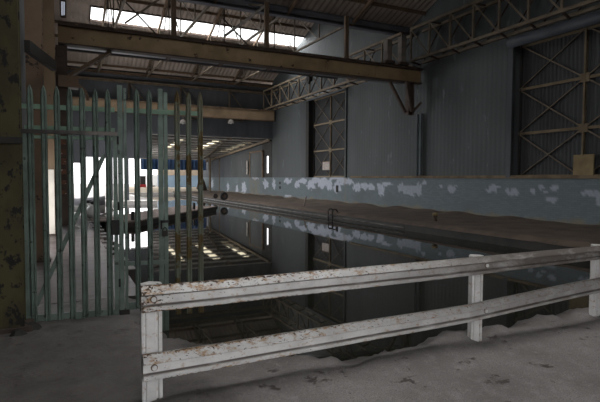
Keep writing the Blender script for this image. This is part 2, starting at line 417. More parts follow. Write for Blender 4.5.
mb.box((XW+.002, 1, -.2), (XW+.5, 63, PZ))
wr = struct('wall_right', mb, M_parapet, 'blue painted brick wall with pale bare patches behind the far quay', 'wall', fix=False)
for nm, arr in (('bare', bare), ('stain', stain)):
    a = wr.data.attributes.new(nm, 'FLOAT', 'POINT')
    for i, v in enumerate(arr): a.data[i].value = v
mb = MB().box((XW-.06, 1, PZ-.03), (XW+.5, 26, PZ+.09)); struct('trim_3', mb, mat('ledge', (.16, .12, .075), (.1, .075, .05), 2, .9), 'brown sill on top of the blue wall', 'sill')
D1 = (8.5, 13.98); D2 = (26.7, 31.7); DT1, DT2 = 7.0, 7.35
D1B = PZ
for y0, y1, zl in ((1, D1[0], PZ), D1+(DT1,), (D1[1], D2[0], PZ), D2+(DT2,), (D2[1], SY+.1, PZ)):
    struct('wall_right_upper', cladding_strip(XW+.02, y0, y1, zl, lambda y: roof_z(y)+.0), M_clad, 'blue grey corrugated cladding of the right wall', 'wall', fix=True)
# jambs
for i, (y, w, mm) in enumerate(((D1[1], .22, M_clad_dark), (D2[1], .45, M_dark), (D2[0], .15, M_clad), (D1[0], .2, M_clad_dark))):
    s = -1 if i in (0, 1) else 1
    y_ = y; mb = MB().box((XW-.08, min(y_, y_+s*-w), PZ), (XW+.5, max(y_, y_+s*-w), DT1 if i in (0, 3) else DT2))
    struct('trim_%d' % (4+i), mb, mm, 'steel jamb at the side of a braced sliding door', 'jamb')

def sliding_door(name, y0, y1, z0, z1, label, frame_w, frame_mat):
    z1_ = z1
    t = thing(name, (XW+.42, (y0+y1)/2, z0), label, 'door', None, 'structure')
    cladding_strip(XW+.42, y0, y1, z0, z1, .16, .02).build('panel', M_door, t)
    x = XW+.36; ym = (y0+y1)/2; w = frame_w
    for y in (y0+w/2, ym, y1-w/2): MB().bar((x, y, z0), (x, y, z1), .06, w*(1.15 if y == ym else .8), side=(0, 1, 0) if 0 else (1, 0, 0)).build('stile', frame_mat if y == ym else M_dark, t)
    zs = [z0+(z1-z0)*k/3 for k in range(4)]
    for k, z in enumerate(zs):
        zz = min(max(z, z0+w/2), z1-w/2); MB().bar((x-.01, y0, zz), (x-.01, y1, zz), .06, w*.8, side=(0, 0, 1)).build('rail', frame_mat, t)
    for k in range(3):
        for a, b in ((y0, ym), (ym, y1)):
            MB().angle((x-.02, a, zs[k]), (x-.02, b, zs[k+1]), w*.36, .02).build('brace', M_truss, t)
            MB().angle((x-.04, b, zs[k]), (x-.04, a, zs[k+1]), w*.36, .02).build('brace', M_truss, t)
        MB().box((x-.06, ym-.17, zs[k]-.15), (x-.03, ym+.17, zs[k]+.15)).build('gusset', frame_mat, t) if k else None
    return t
for d_, z_ in ((D1, DT1), (D2, DT2)):
    struct('trim_30', MB().box((XW+.05, d_[0]-.1, z_-.02), (XW+.6, d_[1]+.1, z_+.4)), M_clad_dark, 'dark lintel above a braced sliding door', 'lintel')
sliding_door('door_1', D1[0], D1[1], D1B, DT1, 'tall dark sliding door with ochre cross bracing, nearest on the right wall', .13, mat('door_frame', (.15, .115, .07), (.1, .075, .045), 2, .7))
sliding_door('door_2', D2[0], D2[1], D1B, DT2, 'tall grey sliding door with cross bracing farther along the right wall', .12, mat('pale_door_frame', (.22, .17, .11), (.15, .12, .08), 2, .7))
MB_ = MB().tube((XW-.15, 4, DT1+.05), (XW-.15, D1[1]+.1, DT1+.05), .2, 14); struct('trim_8', MB_, M_trim, 'blue grey rounded track cover above the nearest sliding door', 'track', smooth=True)
MB_ = MB().tube((XW-.12, D2[0]-.2, DT2+.02), (XW-.12, D2[1]+.1, DT2+.02), .15, 14); struct('trim_9', MB_, mat('pale_track', (.22, .25, .28), (.16, .18, .2), 2, .5), 'pale track cover above the farther sliding door', 'track', smooth=True)
# board at the foot of the nearest door
a = onX(571, 176, XW+.05); b = onX(592, 154, XW+.05)
t = MB().box((XW+.15, min(a.y, b.y), PZ+.09), (XW+.2, max(a.y, b.y), b.z)).build('plywood_board', M_board)
tag(t, 'square tan plywood board standing at the foot of the nearest braced door', 'board')
a = onX(323, 170, XW+.3); b = onX(330, 161, XW+.3)
t = thing('door_notice', (XW+.3, (a.y+b.y)/2, a.z), 'small pale faded notice board fixed to the farther braced door', 'sign')
MB().box((XW+.26, min(a.y, b.y), a.z), (XW+.3, max(a.y, b.y), b.z)).build('plate', M_sign, t)
MB().box((XW+.245, min(a.y, b.y), b.z-.05), (XW+.26, max(a.y, b.y), b.z)).build('frame', M_brown, t)

# ------------------------------------------------------------------ left wall, front wall
LW = -1.05
for y0, y1, z0 in ((-2, 11.9, 0), (11.9, 15.6, 2.3), (15.6, 24, 0), (24, 36, 5.2), (36, YV2, 0)):  # the long far gap is an added, unseen opening for fill light
    struct('wall_left', cladding_strip(LW, y0, y1, z0, lambda y: roof_z(max(y, YV0)), .25, -.03), M_clad_left, 'dark grey sheeting of the left wall behind the column row', 'wall')
mb = MB().box((LW, -2.1, 4.6), (16.6, -2.0, 12)); mb.box((4.0, -2.1, -.1), (16.6, -2.0, 4.6))
struct('wall_front', mb, M_clad_dark, 'dark wall with the wide open doorway behind the camera', 'wall')
mb = MB().box((16.2, -2.1, 0), (16.6, 1, 12)); struct('wall_right_upper', mb, M_clad_dark, 'dark end of the right wall beside the front doorway', 'wall')
# far screen wall
mb = MB()
SY = 38.6
def fscreen(x0, x1, z0, z1):
    n = int((x1-x0)/.125)
    vs = []
    for i in range(n+1):
        x = x0+(x1-x0)*i/n; d = .008*((i//2) % 2)
        vs += [(x, SY-d, z0), (x, SY-d, z1), (x, SY+.08, z0), (x, SY+.08, z1)]
    fs = []
    for i in range(n): a = 4*i; b = a+4; fs += [(a, b, b+1, a+1), (a+2, a+3, b+3, b+2), (a, a+2, b+2, b), (a+1, b+1, b+3, a+3)]
    fs += [(0, 1, 3, 2), (4*n, 4*n+2, 4*n+3, 4*n+1)]
    mb.add(vs, fs)
xa = onY(73, 150, SY).x; xb = onY(84, 150, SY).x; xc = onY(148, 150, SY).x
z1 = onY(90, 157, SY).z; z2 = onY(78, 163, SY).z; z3 = onY(240, 137.5, SY).z
fscreen(LW, xa, 0, ZV+.2); fscreen(xa, xb, z2, ZV+.2); fscreen(xb, xc, z1, ZV+.2); fscreen(xc, XW+.1, z3, ZV+.2)
struct('wall_far', mb, M_clad_dark, 'dark hanging sheeting screen across the far end of the hall', 'wall')
for i, px in enumerate((83.5, 97, 111, 127)):
    p = onY(px, 170, SY)
    struct('trim_%d' % (10+i), MB().box((p.x-.12, SY-.1, .0 if p.x < 1 or i != 2 else -.5), (p.x+.12, SY+.1, z1)), M_clad_dark, 'dark mullion post in the bright far opening', 'mullion')
# ------------------------------------------------------------------ roof
SKY = []
pn = Vector((0, (ZR-ZV)/(YV2-YR2), 1)).normalized(); pp = Vector((0, YR2, ZR))
def roofpx(x, y): return onPlane(x, y, pp, pn)
sk = [roofpx(90, 6), roofpx(90, 21), roofpx(308, 37), roofpx(303, 48)]
sx0 = (sk[0].x+sk[1].x)/2; sx1 = (sk[2].x+sk[3].x)/2; syt = (sk[0].y+sk[2].y)/2; syb = (sk[1].y+sk[3].y)/2
s2 = [roofpx(60.5, 0), roofpx(65.5, 18)]
def slope(mb, x0, x1, y0, y1, pitch=.3):
    """corrugated roof sheet with ribs running down the slope"""
    n = max(1, int((x1-x0)/(pitch/2)))
    vs = []; fs = []
    for i in range(n+1):
        x = x0+(x1-x0)*i/n; d = .05*(i % 2)
        vs += [(x, y0, roof_z(y0)+d), (x, y1, roof_z(y1)+d), (x, y0, roof_z(y0)+d+.06), (x, y1, roof_z(y1)+d+.06)]
    for i in range(n): a = 4*i; b = a+4; fs += [(a, a+1, b+1, b), (a+2, b+2, b+3, a+3), (a, b, b+2, a+2), (a+1, a+3, b+3, b+1)]
    fs += [(0, 2, 3, 1), (4*n, 4*n+1, 4*n+3, 4*n+2)]
    mb.add(vs, fs)
RX0, RX1 = LW-.2, XW+.6
NY0, NY1, NX0, NX1 = 3.2, 7.2, .5, 10.5
mb = MB(); slope(mb, RX0, RX1, YV0+.001, NY0); slope(mb, RX0, NX0, NY0, NY1); slope(mb, NX1, RX1, NY0, NY1); slope(mb, RX0, RX1, NY1, YR1); slope(mb, RX0, RX1, YR1, YV1-.001); mb.box((RX0, -2.2, ZV), (RX1, YV0, ZV+.1))
roof_n = struct('ceiling', mb, M_roof, 'brown corrugated roof of the near bay', 'roof')
mb = MB(); slope(mb, RX0, RX1, YV1+.001, YR2)
a2, b2 = sorted((s2[0].x, s2[1].x)); c2, d2 = sorted((s2[0].y, s2[1].y))
slope(mb, RX0, RX1, YR2, min(syt, c2)); 
slope(mb, RX0, a2, c2, syt); slope(mb, b2, RX1, min(syt, c2), syt)
slope(mb, RX0, a2, syt, min(d2, syb)); slope(mb, b2, sx0, syt, syb); slope(mb, sx1, RX1, syt, syb)
slope(mb, RX0, b2, min(d2, syb), syb)
slope(mb, RX0, RX1, syb, YV2-.001)
roof_f = struct('ceiling', mb, M_roof, 'brown corrugated roof of the far bay with a long rooflight', 'roof')
def skylight(name, x0, x1, y0, y1, label, nb, pane):
    t = thing(name, ((x0+x1)/2, (y0+y1)/2, roof_z((y0+y1)/2)), label, 'rooflight', None, 'structure')
    MB().add([(x0, y0, roof_z(y0)+.06), (x1, y0, roof_z(y0)+.06), (x1, y1, roof_z(y1)+.06), (x0, y1, roof_z(y1)+.06)], [(0, 1, 2, 3)]).build('pane', pane, t, fix=False)
    f = MB()
    for y in (y0, y1): f.bar((x0, y, roof_z(y)), (x1, y, roof_z(y)), .08, .12)
    for x in (x0, x1): f.bar((x, y0, roof_z(y0)), (x, y1, roof_z(y1)), .08, .12)
    f.build('frame', M_rust, t)
    for i in range(1, nb):
        x = x0+(x1-x0)*i/nb
        if nb == 14 and i < 5: continue
        MB().bar((x, y0, roof_z(y0)+.02), (x, y1, roof_z(y1)+.02), .03, .04).build('glazing_bar', M_rust, t)
skylight('window_1', sx0, sx1, syt, syb, 'long bright glazed rooflight strip high in the far roof slope', 14, M_pane)
skylight('window_2', a2, b2, c2, min(d2, syb), 'narrow grimy rooflight sliver beside the left column', 2, M_pane_d)
skylight('window_6', NX0, NX1, NY0, NY1, 'long added unseen rooflight in the near roof slope above the viewpoint', 16, M_pane)  # added out of view to brighten the near floor and rail
# purlins and rafters
def part_bar(name, mt, parent, p, q, w, h): return MB().bar(p, q, w, h).build(name, mt, parent)
for y0, y1, par in ((YV0, YR1, roof_n), (YR1, YV1, roof_n), (YR2, YV2, roof_f)):
    for k in range(1, 7):
        y = y0+(y1-y0)*k/7; z = roof_z(y)-.09
        if y0 == YR2 and syt-.2 < y < syb+.2: continue
        part_bar('purlin', M_brown, par, (LW, y, z), (XW, y, z), .07, .16)
TX = [2.6, 6.0, 9.4, 12.8]
for x in TX:
    for y0, y1, par in ((YV1, YR1, roof_n), (YV0, YR1, roof_n), (YV1, YR2, roof_f), (YR2, YV2, roof_f)):
        part_bar('rafter', M_brown, par, (x, y0, roof_z(y0)-.24), (x, y1, roof_z(y1)-.24), .12, .16)
def roof_truss(x, y0, yr, y1, label, mt):
    t = thing('roof_truss', (x, yr, ZV-.15), label, 'roof truss', 'trusses under the roof bays')
    zt = ZV-.1; top = lambda y: ZV+(ZR-ZV)*((y-y0)/(yr-y0) if y < yr else (y1-y)/(y1-yr))-.33
    MB().angle((x, y0, zt), (x, y1, zt), .1, .02).build('tie', mt, t)
    k = 3
    for a, b in ((y0, yr), (y1, yr)):
        for i in range(1, k+1):
            y = a+(b-a)*i/(k+.0); yp = a+(b-a)*(i-.5)/k
            MB().angle((x, y, zt), (x, y, top(y)), .06, .012).build('web', mt, t)
            MB().angle((x, a+(b-a)*(i-1)/k if i > 1 else a, zt), (x, y, top(y)), .06, .012).build('web', mt, t)
for x, w in zip(TX, ('leftmost', 'second from the left', 'third from the left', 'rightmost')):
    roof_truss(x, YV1+.15, YR2, YV2-.4, 'slender steel roof truss crossing the far rooflight bay, '+w, M_truss)
# valley beams
t = thing('valley_beam', (7.5, YV1-.15, ZV-.35), 'dark blue grey valley beam under the roof above the near ochre girder', 'beam')
MB().ibeam((LW, YV1, ZV-.18), (XW, YV1, ZV-.18), .34, .3, .04, .03).build('beam', mat('valley_steel', (.14, .145, .165), (.09, .09, .105), 1.5, .6), t)
MB().channel((LW, YV1-.18, ZV-.1), (XW, YV1-.18, ZV-.1), .25, .12, .02).build('gutter', mat('valley_steel', (0, 0, 0)), t)
t = thing('eaves_beam', (7.5, SY-.3, ZV-.5), 'pair of pale brown eaves beams at the top of the far screen', 'beam')
for zz in (ZV-.05, ZV-.62): MB().ibeam((LW, SY-.2, zz), (XW, SY-.2, zz), .18, .16, .03, .03).build('rail', M_ochre_pale if zz < ZV-.3 else M_brown, t)
for px in (129, 181, 230):
    p = onY(px, 90, SY-.35); MB().angle((p.x, SY-.25, ZV-.6), (p.x, SY-.25, 7.0), .14, .03).build('hanger', M_truss, t)
    MB().angle((p.x, SY-.28, ZV-.65), (p.x+1.3, SY-.28, 7.1), .09, .02).build('brace', M_truss, t)

# ------------------------------------------------------------------ crane girders across the hall
GY = 19.6; pb = onY(240, 64.5, GY); pt = onY(240, 45, GY)
gb = onX(420, 84, 16.0); gt = onX(420, 68, 16.0); GZ0, GZ1 = gb.z, gt.z; GY = gb.y
GXL = onY(58, 40, GY).x
g = thing('crane_girder', (8, GY, GZ0), 'long ochre plate girder spanning the hall below the rooflight, nearest of the two', 'girder')
h = GZ1-GZ0
MB().box((GXL, GY-.05, GZ0), (16.0, GY+.05, GZ1-.1)).build('web', M_ochre, g)
MB().box((GXL, GY-.17, GZ0-.02), (16.0, GY+.17, GZ0+.03)).build('bottom_flange', M_rust, g)
tf = MB().box((GXL, GY-.2, GZ1-.16), (16.0, GY+.2, GZ1-.1)); tf.box((GXL, GY-.05, GZ1-.1), (16.0, GY+.05, GZ1)); tf.build('rail', M_rust, g)
for k in range(1, 6):
    x = GXL+(16-GXL)*k/6; MB().box((x-.02, GY-.075, GZ0+.03), (x+.02, GY-.05, GZ1-.16)).build('stiffener', M_ochre, g)
for k in range(12):
    x = GXL+.6+k*1.3; MB().box((x-.05, GY-.12, GZ1-.1), (x+.05, GY-.05, GZ1-.04)).build('clip', M_brown, g)
g2 = thing('crane_girder', (8, GY+1.25, GZ0), 'dark twin girder with lower flange in a lit tone directly behind the nearest ochre girder', 'girder')
MB().box((GXL, GY+1.2, GZ0+.26), (16.0, GY+1.28, GZ1-.1)).build('web', M_rust, g2)
MB().box((GXL, GY+1.0, GZ0+.22), (16.0, GY+1.45, GZ0+.26)).build('bottom_flange', mat('lit_flange_grey', (.13, .13, .145), (.08, .08, .09), 1, .5), g2)  # light caught by the flange is put into this paler grey
MB().tube((GXL, GY+1.3, GZ0+.14), (12, GY+1.3, GZ0+.14), .04).build('lit_edge_pipe', mat('lit_flange_grey', (0, 0, 0)), g2)  # added pipe standing in for a line of light under the girder
for k in range(1, 6):
    x = GXL+1.8+k*2.2; MB().bar((x, GY+.18, GZ0+.16), (x, GY+1.4, GZ0+.16), .12, .08).build('cross_tie', M_rust, g2)
# hangers from the valley beam down to the girder, each with struts
for i, (px, words) in enumerate(((174, 'leftmost, in front of the rooflight'), (267, 'second, towards the end of the rooflight'), (347, 'rightmost'))):
    p = onY(px, 40, GY); t = thing('girder_hanger', (p.x, GY, GZ1), 'dark hanger post between roof valley and nearest girder, '+words, 'hanger post', 'hanger posts')
    MB().ibeam((p.x, GY+.05, GZ1+.005), (p.x, GY+.05, ZV-.3), .18, .14, .025, .02, side=(1, 0, 0)).build('post', M_brown, t)
    if i < 2:
        MB().angle((p.x-.05, GY+.1, ZV-.45), (p.x-1.75, GY+.4, GZ1+.35), (.10 if i else .06), .02).build('strut', M_pale if i else M_ochre_pale, t)
        MB().angle((p.x-.1, GY+.2, ZV-.4), (p.x-2.2, YR2-4, ZV+1.5), .06, .02).build('strut', M_truss, t)
        MB().angle((p.x-.4, GY+.6, GZ1), (p.x-1.6, GY+1.2, GZ1+1.4), .06, .02).build('strut', M_rust, t)
# crane end posts and bracket at the right end of the girder
for px, y0, w in ((388, 40, .28), (402, 37, .3)):
    p = onY(px, 60, GY); q = onY(px, y0, GY)
    t = thing('end_stop', (p.x, GY, GZ1), 'pale grey boxed end stop on top of the girder, '+('left one' if px == 388 else 'right one beside the lattice'), 'end stop', 'girder end stops')
    MB().box((p.x-w/2, GY-.15, GZ1), (p.x+w/2, GY+.15, q.z)).build('block', mat('end_stop_grey', (.16, .14, .12), (.1, .09, .08), 4, .8), t, bevel=.02)
    MB().box((p.x-w/2-.12, GY-.22, GZ1), (p.x+w/2+.12, GY+.22, GZ1+.12)).build('base', M_rust, t)
p = onY(410, 86, GY); 
t = thing('girder_bracket', (p.x, GY, GZ0-1.6), 'dark bracket post with two raking struts under the right end of the ochre girder', 'bracket')
zb = onY(410, 113, GY).z; xx = p.x
MB().ibeam((xx, GY, zb-.1), (xx, GY, GZ0-.02), .34, .25, .03, .03, side=(1, 0, 0)).build('post', M_rust, t)
MB().angle((xx-.25, GY, zb), (xx-1.2, GY, GZ0-.05), .12, .03).build('strut', M_rust, t)
MB().angle((xx-.05, GY-.2, zb+.05), (xx-.6, GY-.5, GZ0-.05), .12, .03).build('strut', M_rust, t)
MB().angle((xx+.1, GY-.1, zb+.05), (xx+.42, GY-.35, zb+.5), .12, .03).build('strut', M_rust, t)
t = thing('wall_column', (xx, GY, PZ+.1), 'pale grey wall column below the girder bracket on the right wall', 'column')
MB().channel((XW-.12, GY, PZ+.1), (XW-.12, GY, zb), .3, .12, .02, side=(0, 1, 0)).build('channel', mat('pale_wall_column', (.12, .14, .15), (.08, .095, .1), 1, .7), t)
MB().box((XW-.18, GY-.22, PZ+.1), (XW-.02, GY+.22, PZ+.14)).build('base_plate', M_rust, t)
# far girder
b2_ = onX(274, 121, 16.0); t2_ = onX(274, 111.5, 16.0); G2Y = b2_.y
g = thing('crane_girder', (8, G2Y, b2_.z), 'far pale ochre girder in front of the dark far screen', 'girder')
MB().box((LW+.3, G2Y-.06, b2_.z), (16.0, G2Y+.06, t2_.z)).build('web', mat('far_ochre', (.24, .17, .105), (.16, .115, .07), 1, .7), g)
MB().box((LW+.3, G2Y-.18, b2_.z-.05), (16.0, G2Y+.18, b2_.z)).build('bottom_flange', M_brown, g)
MB().box((LW+.3, G2Y-.18, t2_.z), (16.0, G2Y+.18, t2_.z+.06)).build('top_flange', M_brown, g)
# floodlights below the far girder
for px, w in ((183, 'left one, seen between the gate pales'), (231, 'right one, beside the diagonal hanger')):
    p = onY(px, 122, SY-1.0)
    t = thing('floodlight', (p.x, SY-1.0, p.z), 'small pale floodlight hanging under the far girder, '+w, 'lamp', 'floodlights on the far screen')
    MB().lathe([(.04, .2), (.16, .16), (.26, -.1), (.24, -.12)], (p.x, SY-1, p.z), 14).build('shade', M_pale, t, smooth=True)
    MB().tube((p.x, SY-1, p.z+.18), (p.x, SY-1.0, b2_.z-.1), .03).build('stem', M_truss, t)
    MB().bar((p.x, SY-1.02, p.z+.2), (p.x, SY-.04, p.z+.2), .06).build('bracket', M_truss, t)
    MB().lathe([(.06, 0), (.09, -.06), (.05, -.14)], (p.x, SY-1, p.z-.02), 10).build('bulb', M_white, t, smooth=True)
    MB().angle((p.x+.1, SY-.35, p.z+.2), (p.x+1.3, SY-.35, b2_.z-.1), .1, .02).build('arm', M_truss, t)

# ------------------------------------------------------------------ lattice girders along the right wall
def lattice(y0, y1, label, n, mt):
    z0, z1 = 7.35, 8.85; xf, xb = XW-.95, XW-.25
    t = thing('lattice_girder', (XW-.5, (y0+y1)/2, z0), label, 'lattice girder', 'lattice girders along the right wall')
    for x in (xf, xb):
        MB().angle((x, y0, z0), (x, y1, z0), .12, .025).build('bottom_chord', mt, t)
        MB().angle((x, y0, z1), (x, y1, z1), .12, .025).build('top_chord', mt, t)
    for i in range(n+1):
        y = y0+(y1-y0)*i/n
        MB().angle((xf, y, z0), (xf, y, z1), .08, .016).build('vertical', mt, t)
        if i < n:
            yn = y0+(y1-y0)*(i+1)/n
            MB().angle((xf, y, z0), (xf, yn, z1), .07, .014).build('diagonal', mt, t)
            MB().angle((xb, yn, z0), (xb, y, z1), .07, .014).build('diagonal', M_rust, t)
        MB().bar((xf, y, z0-.02), (XW-.12, y+.3, z0-.05), .07).build('cross_tie', M_rust, t)
        if i % 2 == 0: MB().bar((xf, y, z1), (xb, y, z1), .06).build('cross_tie', M_rust, t)
    return t
lattice(2.0, GY-.2, 'pale brown lattice girder along the right wall above the nearest sliding door', 13, M_truss)
lattice(GY+.5, G2Y+.4, 'pale ochre lattice girder along the right wall above the farther sliding door', 11, M_ochre_pale)
p = onX(312, 80, XW-1)
t = thing('pulley_block', (XW-1.0, p.y, p.z), 'dark pulley block hanging on the farther lattice girder', 'pulley')
MB().tube((XW-1.35, p.y, p.z), (XW-1.2, p.y, p.z), .28, 16).build('wheel', M_dark, t)
MB().box((XW-1.38, p.y-.1, p.z-.1), (XW-1.008, p.y+.1, p.z+.5)).build('cheek', M_dark, t)

# ------------------------------------------------------------------ left column row
def column(y, x, w, d, z1, label, mt, extra=None):
    t = thing('steel_column', (x, y, 0), label, 'column', 'columns of the left row')
    MB().ibeam((x, y, 0), (x, y, z1), d, w, .03, .03, side=(0, 1, 0)).build('shaft', mt, t)
    MB().box((x-w/2-.08, y-d/2-.06, -.02), (x+w/2+.08, y+d/2+.06, .04)).build('base_plate', M_rust, t)
    return t
pc = onZ(11, 331, 0)
c1 = column(6.35, -.56, .36, .3, 11, 'peeling olive green column in the left foreground beside the gate', M_peel)
vs = MB()
for k in range(14):
    a = random.random()*6.28; vs.lathe([(.09, 0), (.05, .05), (.01, .07)], (-.56+.28*math.cos(a), 6.2+.16*math.sin(a), -.01), 6)
vs.build('debris', M_concrete_wall, c1)
MB().box((-.80, 6.12, 2.06), (-.36, 6.19, 2.13)).build('strap', M_dark, c1)
c2_ = column(11.25, -.42, .3, .3, 12.6, 'dark brown column second in the row behind the gate', M_brown)
c3_ = column(16.2, -.22, .3, .3, 10.8, 'tan brown column with a painted sunlit lower half, third in the row', mat('tan_column', (.21, .145, .09), (.15, .105, .065), 1.2, .7, c3=(.08, .05, .03), s3=3, t3=.66))
MB().box((-.31, 15.98, .05), (-.15, 16.02, 1.92)).build('sunlit_patch', mat('sunlit_column_tone', (.62, .58, .50), (.5, .46, .4), 2, .6), c3_)  # sunlit lower face of the column, put into a paler colour
MB().bar(onY(27, 46, 9.6), onY(54, 66, 11.02), .09, .2).build('strut', M_dark, c2_)
c4_ = column(GY+.1, .12, .36, .34, GZ0-.06, 'dark rusty column under the left end of the near ochre girder', M_rust)
for k in range(7):
    z = 1.1+k*.35; MB().box((.0, GY-.12, z), (.2, GY-.07, z+.12+.1*random.random())).build('bracket', mat('rust_bright', (.16, .07, .045), (.1, .05, .03), 4, .8, c3=(.45, .4, .38), s3=9, t3=.6), c4_)
for dy in (0, .25):
    MB().angle((.2, GY+.1+dy, GZ0-1.15), (1.75, GY+.1+dy, GZ0-.02), .13, .03).build('knee_brace', M_brown, c4_)
MB().box((.0, GY-.2, GZ0-1.5), (.65, GY+.3, GZ0-1.1)).build('gusset', M_brown, c4_)
pts = [Vector((.5+.45*math.sin(a), GY, GZ0-1.9+.55*math.cos(a))) for a in [k*math.pi/2/5 for k in range(6)]]
for a, b in zip(pts, pts[1:]): pass
mbx = MB()
for a, b in zip(pts, pts[1:]): mbx.bar(a, b, .1)
mbx.build('curved_brace', M_brown, c4_)
column(36.4, -.4, .4, .4, ZV-.2, 'dim far column at the left end of the far girder', M_rust)

# ------------------------------------------------------------------ palisade gate and fence
FA = Vector((-.40, 6.55, 0)); FD = Vector((math.sin(R(97.5)), math.cos(R(97.5)), 0)); FN = Vector((FD.y, -FD.x, 0))   # FN points to the camera side
FN = FN if FN.y < 0 else -FN
def fx(px):     # distance along the fence seen at a pixel column at eye level
    d = ray(px, 178); d = Vector((d.x, d.y)); a = Vector((FA.x, FA.y))
    # a + FD*t = d*s
    den = FD.x*d.y-FD.y*d.x
    return (-(a.x*d.y-a.y*d.x))/den
def fp(t, z, off=0): v = FA+FD*t+FN*off; return Vector((v.x, v.y, z))
PW = .068
def pale(par, t, z0, z1, mt):
    a = PW/2; prof = [(-a, 0), (-a*.55, .022), (-a*.18, .008), (a*.18, .008), (a*.55, .022), (a, 0), (a, -.004), (a*.55, .018), (a*.18, .004), (-a*.18, .004), (-a*.55, .018), (-a, -.004)]
    mb = MB(); k = len(prof); zt = z1-.13
    lv = [(z0, 1), (zt, 1), (z1-.05, .75), (z1, .12)]
    vs = []; fs = []
    for z, s in lv:
        for u, o in prof: vs.append(fp(t+u*s, z, .03+o))
    for j in range(len(lv)-1):
        for i in range(k): fs.append((j*k+i, j*k+(i+1) % k, (j+1)*k+(i+1) % k, (j+1)*k+i))
    fs += [tuple(range(k)), tuple(range(3*k, 4*k))]
    mb.add(vs, fs); return mb.build('pale', mt, par)
def zat(px, py): # height of a picture row on the fence plane
    t = fx(px); d = ray(px, py); p = FA+FD*t
    s = (p.x*fw.x+p.y*fw.y)/(d.x*fw.x+d.y*fw.y); return EYE+d.z*s
ZT = zat(121, 88)
g = thing('palisade_gate', fp(fx(70), 0), 'green grey steel palisade gate with a long diagonal brace, hinged beside the peeling column', 'gate')
gz0 = zat(70, 319); gz1 = zat(70, 133)
tl, tr = fx(25.5), fx(115.5)
MB().bar(fp(tl, gz0), fp(tl, gz1+.02), .06, .05, side=FD).build('stile', M_galv, g, bevel=.004)
MB().bar(fp(tr, gz0-.05), fp(tr, gz1+.02), .06, .05, side=FD).build('stile', M_galv, g, bevel=.004)
MB().bar(fp(tl-.05, gz1, .075), fp(tr+.03, gz1, .075), .03, .045).build('top_rail', tag(M_dark) and mat('worn_bar', (.05, .04, .035), (.22, .21, .2), 2, .6) if False else mat('worn_bar', (.045, .04, .037), (.20, .18, .165), 1.3, .6, lo=.48, hi=.56), g)
MB().bar(fp(tl, gz1+.055, -.02), fp(tr, gz1+.055, -.02), .03, .045).build('rail', M_galv_rail, g)
MB().bar(fp(tl, gz1-.055, -.02), fp(tr, gz1-.055, -.02), .03, .035).build('rail', M_galv_rail, g)
MB().bar(fp(tl, gz0+.04), fp(tr, gz0+.04), .05, .09).build('bottom_rail', M_galv, g)
zu = zat(60, 107.5); MB().bar(fp(tl-.03, zu), fp(tr, zu), .03, .055).build('rail', M_galv_rail, g)
MB().bar(fp(fx(104), zat(104, 155), -.05), fp(fx(33), zat(33, 306), -.05), .045, .05).build('diagonal_brace', M_galv, g)
for px in (32, 45.5, 58.5, 71, 83.5, 96.3, 108.8): pale(g, fx(px), gz0+.01, ZT-.03, M_galv)
l = MB().box((-.04, -.03, -.09), (.05, .02, .09))
pl = fp(fx(114.5), zat(115, 227), .05); MB().add([Vector(v)+pl for v in l.v], l.f).build('latch', M_dark, g)
# gate post
t = thing('gate_post', fp(fx(122), 0), 'tall square double gate post right of the palisade gate', 'post')
MB().bar(fp(fx(120.6), -.02), fp(fx(120.6), ZT+.03), .05, .06, side=FD).build('post', M_galv, t, bevel=.004)
MB().bar(fp(fx(125.6), -.02), fp(fx(125.6), ZT+.0), .04, .035, side=FD).build('post', M_galv, t, bevel=.004)
MB().box((fp(fx(122), 0).x-.05, fp(fx(122), 0).y-.06, -.02), (fp(fx(122), 0).x+.065, fp(fx(122), 0).y+.06, .06)).build('foot', M_dark, t)
for z in (.35, 1.3, 2.1): MB().tube(fp(fx(118.4), z, .03), fp(fx(118.4), z+.1, .03), .012).build('hinge', M_dark, t)
# fixed fence panel reaching over the water
t = thing('palisade_fence', fp(fx(160), 0), 'fixed palisade panel right of the gate post, its last rusty pales overhanging the water', 'fence')
MB().bar(fp(fx(127.2), zat(150, 111.5)), fp(fx(202), zat(150, 111.5)), .03, .055).build('rail', M_galv_rail, t)
MB().bar(fp(fx(127.2), zat(140, 263)), fp(fx(165), zat(140, 263)), .03, .05).build('rail', M_galv, t)
MB().bar(fp(fx(127.2), zat(140, 305)), fp(fx(202), zat(140, 305)), .04, .09).build('rail', M_galv, t)
MB().bar(fp(fx(161), -.6, -.03), fp(fx(161), ZT+.02, -.03), .06, .06, side=FD).build('post', M_galv, t, bevel=.004)
MB().bar(fp(fx(166), -.6, -.03), fp(fx(166), ZT-.02, -.03), .04, .05, side=FD).build('post', M_galv, t, bevel=.004)
M_rpale = mat('rusty_pale', (.20, .25, .21), (.13, .11, .065), .9, .7, c3=(.12, .085, .035), s3=3, t3=.52)
for px in (137.2, 149.6): pale(t, fx(px), .08, ZT, M_galv)
for px in (177.3, 188.6, 200.2): pale(t, fx(px), -.05, ZT, M_rpale)
# padlock and hasp
t = thing('padlock', fp(fx(164), zat(164, 228), .08), 'black padlock and chain link on the post of the fixed fence panel', 'padlock')
z = zat(164, 230); pl = fp(fx(164), 0, .09)
MB().box((pl.x-.035, pl.y-.015, z-.07), (pl.x+.035, pl.y+.015, z+.0)).build('body', M_dark, t, bevel=.004)
mbx = MB(); q = [(pl.x+.028*math.cos(a), pl.y, z+.04*math.sin(a)) for a in [k*math.pi/6 for k in range(7)]]
for a, b in zip(q, q[1:]): mbx.tube(a, b, .007, 6)
mbx.build('shackle', M_dark, t)
MB().box((pl.x-.05, pl.y, z+.10), (pl.x+.06, pl.y+.02, z+.13)).build('hasp', M_dark, t)
MB().box((pl.x-.05, pl.y, z+.02), (pl.x-.03, pl.y+.02, z+.13)).build('hasp', M_dark, t)

